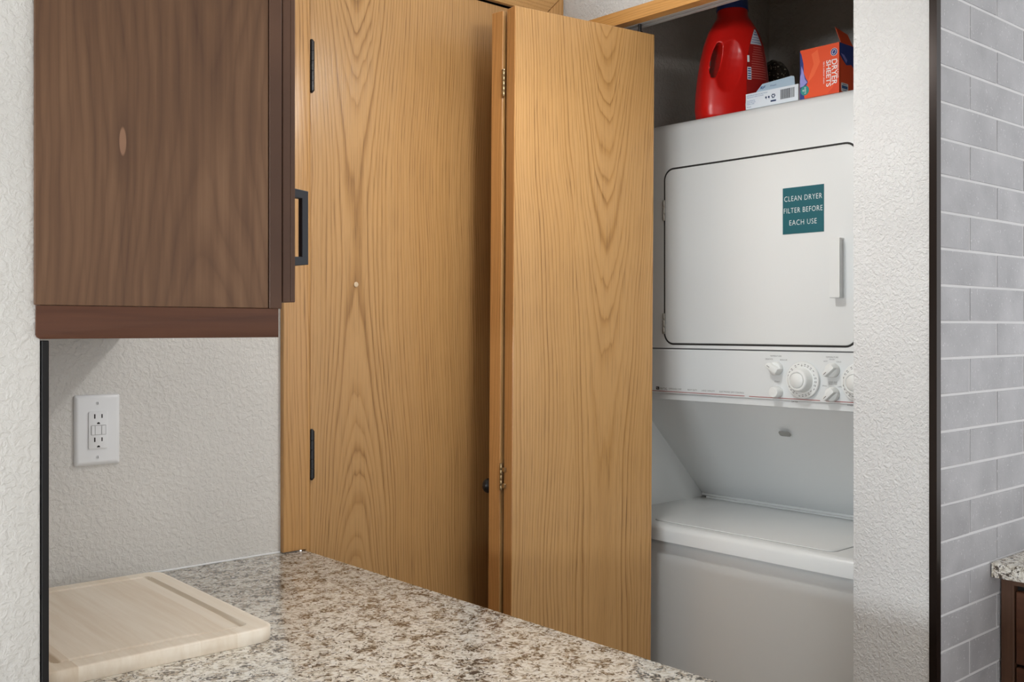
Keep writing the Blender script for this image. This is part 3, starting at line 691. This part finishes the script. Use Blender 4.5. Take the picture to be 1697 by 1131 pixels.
obj('rear_ledge', merge([box(new(), 2.350, 2.372, UY0+0.012, UY1-0.035, ZDK, ZDK+0.0055, 0.001, 1), box(new(), 2.362, 2.372, UY0+0.012, UY1-0.012, ZDK+0.0045, ZDK+0.0105)]), M['appl'], lc)

# ------------------------------------------------------------------ teal sign on the dryer door
sg = thing('sign', (XD-0.0025, 1.307, 1.592), 'square teal dryer filter sign stuck on the white dryer door', 'sign')
XSg = XD - 0.0037
obj('plate', box(new(), XSg, XSg+0.0016, 1.2535, 1.3610, 1.5920, 1.6995, 0.0004, 1), M['teal'], sg)
for tx, z, w in (('CLEAN DRYER', 1.6730, 0.0985), ('FILTER BEFORE', 1.6455, 0.1010), ('EACH USE', 1.6170, 0.0715)):
    obj('lettering', text_mesh(tx, 0.0175, (XSg-0.0002, 1.3072, z), R_, U_, 'CENTER', 1, -0.0002, 1.12, 1.0, w), M['white'], sg)

# ------------------------------------------------------------------ things on top of the dryer
ZT_ = DZT
# red detergent bottle: lofted body, handle hole cut through, softened
BR = [  # z, centre u, half-width u, half-depth v, exponent
    (0.0, 0.0, 0.087, 0.046, 3.2), (0.006, 0.0, 0.093, 0.052, 3.2), (0.03, 0.0, 0.096, 0.054, 3.2), (0.07, 0.0, 0.0945, 0.054, 3.0), (0.115, 0.001, 0.091, 0.053, 2.8),
    (0.155, 0.002, 0.086, 0.051, 2.6), (0.195, 0.003, 0.078, 0.048, 2.4), (0.228, 0.003, 0.066, 0.045, 2.2), (0.250, 0.002, 0.053, 0.043, 2.0), (0.263, 0.001, 0.043, 0.040, 2.0), (0.272, 0.0, 0.039, 0.039, 2.0), (0.287, 0.0, 0.0385, 0.0385, 2.0)]
def bottle():
    rings = BR
    bm = new(); n = 48; R = []
    for z, cu, a, d, e in rings:
        ring = []
        for i in range(n):
            t = 2*math.pi*i/n; c, s = math.cos(t), math.sin(t)
            ring.append(bm.verts.new((cu + a*math.copysign(abs(c)**(2/e), c), d*math.copysign(abs(s)**(2/e), s), z)))
        R.append(ring)
    for A, B in zip(R, R[1:]):
        for i in range(n): bm.faces.new((A[i], A[(i+1) % n], B[(i+1) % n], B[i]))
    bm.faces.new(R[0][::-1]); bm.faces.new(R[-1])
    return bm
def ellipsoid(c, r, rot=0.0):
    bm = new(); bmesh.ops.create_uvsphere(bm, u_segments=24, v_segments=16, radius=1.0)
    M_ = Matrix.Translation(c) @ Matrix.Rotation(rot, 4, 'Y') @ Matrix.Diagonal((r[0], r[1], r[2], 1))
    bm.transform(M_); return bm
def tmpobj(bm):
    me = bpy.data.meshes.new('tmp'); bm.to_mesh(me); bm.free(); o = bpy.data.objects.new('tmp', me); COL.objects.link(o); return o
body = tmpobj(bottle()); cutters = []
ROT = math.radians(12)
cutters.append(tmpobj(ellipsoid((-0.060, 0, 0.146), (0.0135, 0.09, 0.052), ROT)))
for s in (1, -1): cutters.append(tmpobj(ellipsoid((-0.034, s*0.079, 0.138), (0.050, 0.044, 0.095), ROT)))
for c_ in cutters:
    md = body.modifiers.new('b', 'BOOLEAN'); md.operation = 'DIFFERENCE'; md.object = c_; md.solver = 'EXACT'
md = body.modifiers.new('r', 'REMESH'); md.mode = 'VOXEL'; md.voxel_size = 0.0026
md = body.modifiers.new('s', 'SMOOTH'); md.iterations = 7; md.factor = 0.5
dg = bpy.context.evaluated_depsgraph_get(); dg.update()
bme = bpy.data.meshes.new_from_object(body.evaluated_get(dg))
for o in [body] + cutters: bpy.data.objects.remove(o)
for p in bme.polygons: p.use_smooth = True
BT = thing('detergent_bottle', (2.170, 1.586, ZT_), 'red plastic laundry detergent bottle with moulded handle on the dryer', 'bottle', rot=(0, 0, math.radians(-30)))
bme.name = 'bottle_body'
link('bottle_body', bme, mat('red_plastic', (206, 26, 20), 0.28), BT)
# blue cap, label
obj('cap', lathe(new(), [(0.0405, 0.0), (0.0405, 0.004), (0.0395, 0.006), (0.0385, 0.055), (0.035, 0.060), (0.0, 0.061)], (0.0, 0, 0.2845), (0, 0, 1), 36), mat('blue_cap', (44, 66, 128), 0.35), BT, 40, local=True)

def bottle_v(u, z):
    for (z0, c0, a0, d0, e0), (z1, c1, a1, d1, e1) in zip(BR, BR[1:]):
        if z0 <= z <= z1:
            t = (z-z0)/(z1-z0); c, a, d, e = c0+(c1-c0)*t, a0+(a1-a0)*t, d0+(d1-d0)*t, e0+(e1-e0)*t
            return d*max(0.0, 1-min(1.0, abs((u-c)/a))**e)**(1/e), c+a
    return 0.0, 0.0
def label_patch(z0, z1, left, right, off, n=26, m=12):
    bm = new(); rows = []
    for i in range(n+1):
        z = z0 + (z1-z0)*i/n; ul, ur = left(z), right(z); row = []
        for j in range(m+1):
            u = ul + (ur-ul)*j/m; v, _ = bottle_v(u, z); row.append(bm.verts.new((u, -v-off, z)))
        rows.append(row)
    for A, B in zip(rows, rows[1:]):
        for j in range(m): bm.faces.new((A[j], A[j+1], B[j+1], B[j]))
    return bm
def lab_l(z): t = max(0.0, min(1.0, (z-0.10)/0.132)); return 0.014 + 0.028*t**2.2
def lab_r(z): t = max(0.0, min(1.0, (z-0.10)/0.132)); return 0.080 - 0.033*t**1.9
OFFL = 0.0008
lb_ = obj('label', label_patch(0.02, 0.232, lab_l, lab_r, OFFL), mat('label_red', (150, 26, 24), 0.4), BT, 60, local=True)
obj('label_top', label_patch(0.190, 0.2305, lambda z: lab_l(z)+0.001, lambda z: lab_r(z)-0.001, OFFL+0.0004, 10, 8), mat('label_silver', (196, 198, 206), 0.4), lb_, 60, local=True)
obj('label_barcode', label_patch(0.098, 0.130, lambda z: 0.0165, lambda z: 0.0275, OFFL+0.0004, 6, 4), M['white'], lb_, 60, local=True)
obj('label_icon', label_patch(0.143, 0.160, lambda z: 0.0170, lambda z: 0.0230, OFFL+0.0004, 6, 4), M['white'], lb_, 60, local=True)
ll = []
for i in range(14):
    z = 0.182 - i*0.0062
    ll.append(label_patch(z, z+0.0016, lambda q, z=z: lab_l(z)+0.012 + 0.001*(i % 3), lambda q, z=z: lab_r(z)-0.006-0.002*(i % 2), OFFL+0.0005, 1, 8))
pk_ = mat('label_pink', (196, 110, 100), .5)
for c_ in ll: obj('label_text', c_, pk_, lb_, local=True)
ll = []
for i, (z, w) in enumerate(((0.2215, .35), (0.2150, .6), (0.2075, .75), (0.2010, .8), (0.1945, .8))):
    ll.append(label_patch(z, z+(0.0026 if i in (0, 1) else 0.0014), lambda q, z=z, w=w: (lab_l(z)+lab_r(z))/2-(lab_r(z)-lab_l(z))*w/2, lambda q, z=z, w=w: (lab_l(z)+lab_r(z))/2+(lab_r(z)-lab_l(z))*w/2, OFFL+0.0008, 1, 6))
for i in range(5): ll.append(label_patch(0.100+i*0.006, 0.1035+i*0.006, lambda q: 0.0175, lambda q: 0.0265, OFFL+0.0008, 1, 3))
pk_ = mat('label_blue', (60, 84, 140), .5)
for c_ in ll: obj('label_text', c_, pk_, lb_, local=True)

# pale blue and white carton lying on its side, flap up
XB = 2.076
bx = thing('carton', (2.11, 1.403, ZT_), 'open white and pale blue carton lying between red bottle and orange box', 'box')
b = new()
zb0, zb1 = ZT_, ZT_+0.0385
x0_, x1_, y0_, y1_ = XB, XB+0.085, 1.3310, 1.4785
for a in ((x0_, x0_+0.0008, y0_, y1_, zb0, zb1), (x1_-0.0008, x1_, y0_, y1_, zb0, zb1), (x0_, x1_, y0_, y0_+0.0008, zb0, zb1), (x0_, x1_, y1_-0.0008, y1_, zb0, zb1), (x0_, x1_, y0_, y1_, zb0, zb0+0.0008)): box(b, *a)
cm_ = mat('carton_white', (222, 230, 238), 0.5); bl_ = mat('carton_blue', (58, 104, 158), 0.5); fl_ = mat('carton_pale_blue', (190, 214, 232), 0.5)
obj('carton_body', b, cm_, bx)
fp = bmesh.new()
# front flap: hinged on the top front edge, leaning up and back
q = [(y1_-0.024, x0_+0.004, zb1-0.002), (y0_+0.012, x0_+0.004, zb1-0.002), (y0_+0.026, x0_+0.022, zb1+0.026), (y0_+0.034, x0_+0.023, zb1+0.0285), (y1_-0.034, x0_+0.020, zb1+0.0225)]
A = [fp.verts.new((x, y, z)) for y, x, z in q]; B = [fp.verts.new((x+0.0007, y, z)) for y, x, z in q]
fp.faces.new(A); fp.faces.new(B[::-1])
for i in range(5): fp.faces.new((A[i], A[(i+1) % 5], B[(i+1) % 5], B[i]))
fl = obj('flap', fp, fl_, bx)
ed = Vector((-0.018, 0, -0.0255)).normalized()
fo = Vector((x0_+0.0125, 1.438, zb1+0.011)); fup = Vector((0.018, 0, 0.0275)).normalized()
obj('flap_print', merge([text_mesh('RF', 0.013, fo + Vector((-0.0008, 0, 0)), R_, fup, 'CENTER', 1.0, 0.0004), text_mesh('Fresh', 0.008, fo + Vector((-0.0006, -0.030, 0.001)), R_, fup)]), bl_, fl)
rl = new(); lathe(rl, [(0.0145, 0.0), (0.0145, 0.0055), (0.011, 0.0055), (0.0105, 0.0)], (x0_+0.022, y1_+0.0005, zb0+0.0160), (0, 1, 0), 28)
tag(obj('end_flap', rl, cm_, bx, 40), 'rounded white end flap')
XQ_ = x0_ - 0.0003
TB = lambda s, y, z, sz, al='LEFT', xs=1.0, bd=0.0: text_mesh(s, sz, (XQ_, y, z), R_, U_, al, xs, bd)
obj('box_print', merge([TB('Softens fabrics and reduces static cling in the dryer', y1_-0.004, zb1-0.005, 0.0046, xs=0.62), TB('Keep out of reach of children. See side panel.', y1_-0.004, zb1-0.0095, 0.0042, xs=0.62),
    TB('Distributed by', y1_-0.004, zb0+0.0205, 0.0040), TB('Made with care', y1_-0.004, zb0+0.0165, 0.0040), TB('Made in USA', y1_-0.004, zb0+0.0125, 0.0040), TB('Recycle', y1_-0.004, zb0+0.006, 0.0038)]), bl_, bx)
mk = new()
for k in range(3):                                   # recycling arrows
    a = math.radians(90 + 120*k)
    c = Vector((XQ_, 1.3995, zb0+0.0220)); t = Vector((0, -math.cos(a), math.sin(a))); n_ = Vector((0, math.sin(a), math.cos(a)))
    poly(mk, [(0.0022, -0.0042), (0.0046, -0.0042), (0.0046, 0.0018), (0.0058, 0.0018), (0.0034, 0.0048), (0.0010, 0.0018), (0.0022, 0.0018)], c, t, n_)
for dy in (0.0, 0.008): poly(mk, circ(0, 0, 0.0026, 12), (XQ_, 1.4200-dy, zb0+0.0215), R_, U_); poly(mk, [(0.0005, -0.0015), (0.0026, 0.0), (0.0008, -0.006)], (XQ_, 1.4200-dy, zb0+0.0215), R_, U_)
box(mk, XQ_-0.0002, XQ_, 1.3920, 1.4070, zb0+0.0085, zb0+0.0125)
obj('recycling_mark', mk, mat('navy_print', (34, 58, 96), .5), bx)
bcode = new(); yy = 1.3795
while yy > 1.3420:
    w = random.choice((0.0006, 0.001, 0.0015)); box(bcode, XQ_-0.0002, XQ_, yy-w, yy, zb0+0.0100, zb0+0.0330); yy -= w + random.choice((0.0008, 0.0012))
obj('barcode', bcode, M['dkprint'], bx)

# orange dryer sheet box
ob = thing('dryer_sheet_box', (2.12, 1.275, ZT_), 'orange and blue dryer sheets box at the end of the dryer top', 'box')
oy0, oy1, oz1 = 1.2255, 1.3270, ZT_+0.1140; ox1 = XB + 0.066
om = mat('carton_orange', (232, 84, 44), 0.42); bm_ = mat('carton_navy', (40, 60, 128), 0.45)
def box_open(): 
    b = new()
    for a in ((XB, XB+0.0009, oy0, oy1, ZT_, oz1), (ox1-0.0009, ox1, oy0, oy1, ZT_, oz1), (XB, ox1, oy0, oy0+0.0009, ZT_, oz1), (XB, ox1, oy1-0.0009, oy1, ZT_, oz1), (XB, ox1, oy0, oy1, ZT_, ZT_+0.0009)): box(b, *a)
    return b
obj('carton_body', box_open(), om, ob)
XO = XB - 0.0003
G = lambda pts, off=0.0: poly(new(), pts, (XO-off, oy1, ZT_), R_, U_)      # a runs right from the left edge, b runs up
obj('wave_print', G([(0.0, 0.0), (0.012, 0.0), (0.009, 0.018), (0.021, 0.038), (0.016, 0.046), (0.010, 0.060), (0.009, 0.082), (0.004, 0.104), (0.0, 0.112)]), bm_, ob)
obj('wave_print', G([(0.0, 0.028), (0.009, 0.030), (0.019, 0.0375), (0.013, 0.046), (0.009, 0.064), (0.004, 0.078), (0.003, 0.060), (0.0, 0.052)], 0.0001), mat('carton_lilac', (150, 150, 214), 0.45), ob)
obj('swirl_print', G([(0.020, 0.036), (0.036, 0.050), (0.052, 0.078), (0.046, 0.108), (0.030, 0.100), (0.036, 0.076), (0.026, 0.054)]), mat('carton_light_orange', (240, 104, 62), 0.42), ob)
obj('swirl_print', G([(0.070, 0.002), (0.100, 0.004), (0.100, 0.055), (0.094, 0.030), (0.084, 0.014)]), mat('carton_deep_orange', (220, 70, 38), 0.42), ob)
rb = obj('round_logo', G(circ(0.0880, 0.0940, 0.0088, 28), 0.0001), M['white'], ob)
obj('logo_disc', G(circ(0.0880, 0.0940, 0.0080, 28), 0.0003), bm_, rb)
lp = [(0.0880+0.0042*math.cos(t)*(1+0.25*math.sin(2*t)), 0.0940+0.0052*math.sin(t)) for t in [i*math.pi/10 for i in range(20)]]
b = new(); o_, r__, u__ = Vector((XO-0.0005, oy1, ZT_)), Vector(R_), Vector(U_)
for (a0, b0_), (a1, b1_) in zip(lp, lp[1:]+lp[:1]):
    d = Vector((a1-a0, b1_-b0_)).normalized()*0.0005; nx1, ny1 = -d.y, d.x
    b.faces.new([b.verts.new(o_ + r__*aa + u__*bb) for aa, bb in ((a0-nx1, b0_-ny1), (a1-nx1, b1_-ny1), (a1+nx1, b1_+ny1), (a0+nx1, b0_+ny1))])
obj('logo_loop', b, M['white'], rb)
D_ = (0, 0, -1); RT_ = (0, -1, 0)               # lettering turned a quarter clockwise: reads downwards
for tx, sz, a_, z_, w_, bd in (('DRYER', 0.0185, 0.0880, 0.0790, 0.0580, 0.0002), ('SHEETS', 0.0165, 0.0735, 0.0785, 0.0600, 0.0002), ('fabric softener sheets', 0.0055, 0.0625, 0.0765, 0.0500, 0.0), ('tropical fresh', 0.0050, 0.0975, 0.0740, 0.0400, 0.0)):
    obj('lettering', text_mesh(tx, sz, (XO-0.0003, oy1-a_, ZT_+z_), D_, RT_, 'LEFT', 1, bd, 1.0, 1.0, w_), M['white'], ob)
cd = obj('round_print', G(circ(0.0128, 0.0195, 0.0112, 24), 0.0002), mat('carton_teal', (40, 140, 132), 0.45), ob)
obj('round_print_text', merge([text_mesh(s, 0.0062, (XO-0.0007, oy1-0.0128+k, ZT_+0.0195), D_, RT_, 'CENTER', 0.8) for s, k in (('80', 0.004), ('SHEETS', -0.001))]), M['white'], cd)
# right hand side face: navy top, orange base, white barcode block
SY = oy0 - 0.0003
H = lambda pts, off=0.0: poly(new(), pts, (XB, SY-off, ZT_), (1, 0, 0), U_)
obj('wave_print', H([(0.0, 0.086), (0.012, 0.076), (0.028, 0.066), (0.050, 0.070), (0.066, 0.058), (0.066, 0.113), (0.0, 0.113)]), bm_, ob)
obj('wave_print', H([(0.004, 0.090), (0.016, 0.080), (0.028, 0.070), (0.032, 0.078), (0.018, 0.088)], 0.0001), mat('carton_lilac_side', (130, 132, 200), 0.45), ob)
sb = obj('side_panel_print', H(rrect(0.006, 0.036, 0.004, 0.024, 0.003, 3), 0.0001), M['white'], ob)
obj('side_panel_text', merge([H([(0.009, 0.011), (0.033, 0.011), (0.033, 0.018), (0.009, 0.018)], 0.0003), H([(0.012, 0.020), (0.030, 0.020), (0.030, 0.0215), (0.012, 0.0215)], 0.0003), H([(0.012, 0.007), (0.030, 0.007), (0.030, 0.0085), (0.012, 0.0085)], 0.0003)]), bl_, sb)
b = bmesh.new()
q = [(XB+0.062, oy0+0.002, oz1), (XB+0.010, oy0+0.002, oz1), (XB+0.004, oy0+0.012, oz1+0.034), (XB+0.012, oy0+0.018, oz1+0.040), (XB+0.058, oy0+0.014, oz1+0.030)]
A = [b.verts.new(v) for v in q]; B = [b.verts.new((x, y+0.0007, z)) for x, y, z in q]
b.faces.new(A); b.faces.new(B[::-1])
for i in range(5): b.faces.new((A[i], A[(i+1) % 5], B[(i+1) % 5], B[i]))
obj('flap', b, om, ob)

# dark glittery ball-shaped bundle behind the carton
gm = mat('smoked_glitter', (58, 52, 44), 0.22, 0.3); t = NT(gm)
vo = t.n('ShaderNodeTexVoronoi'); t.link(t.co(), vo.inputs['Vector']); vo.inputs['Scale'].default_value = 150
t.link(t.ramp(vo.outputs['Distance'], [(0.0, (214, 208, 190)), (0.16, (150, 142, 122)), (0.3, (52, 46, 40)), (1.0, (38, 34, 30))]), t.b.inputs['Base Color'])
b = new(); bmesh.ops.create_icosphere(b, subdivisions=4, radius=1.0)
for v in b.verts:
    n_ = v.co.normalized(); w = 1 + 0.03*math.sin(9*n_.x+2*n_.z)*math.sin(8*n_.y+1.3) + random.uniform(-.010, .010)
    v.co = Vector((n_.x*0.050*w, n_.y*0.052*w, max(-0.96, n_.z)*0.092*w))
zmin = min(v.co.z for v in b.verts)
for v in b.verts: v.co.z -= zmin
gb = obj('glitter_jar', b, gm, smooth=35, local=True); gb.location = (2.330, 1.570, ZT_)
tag(gb, 'dark speckled rounded glass jar behind the red bottle', 'jar')
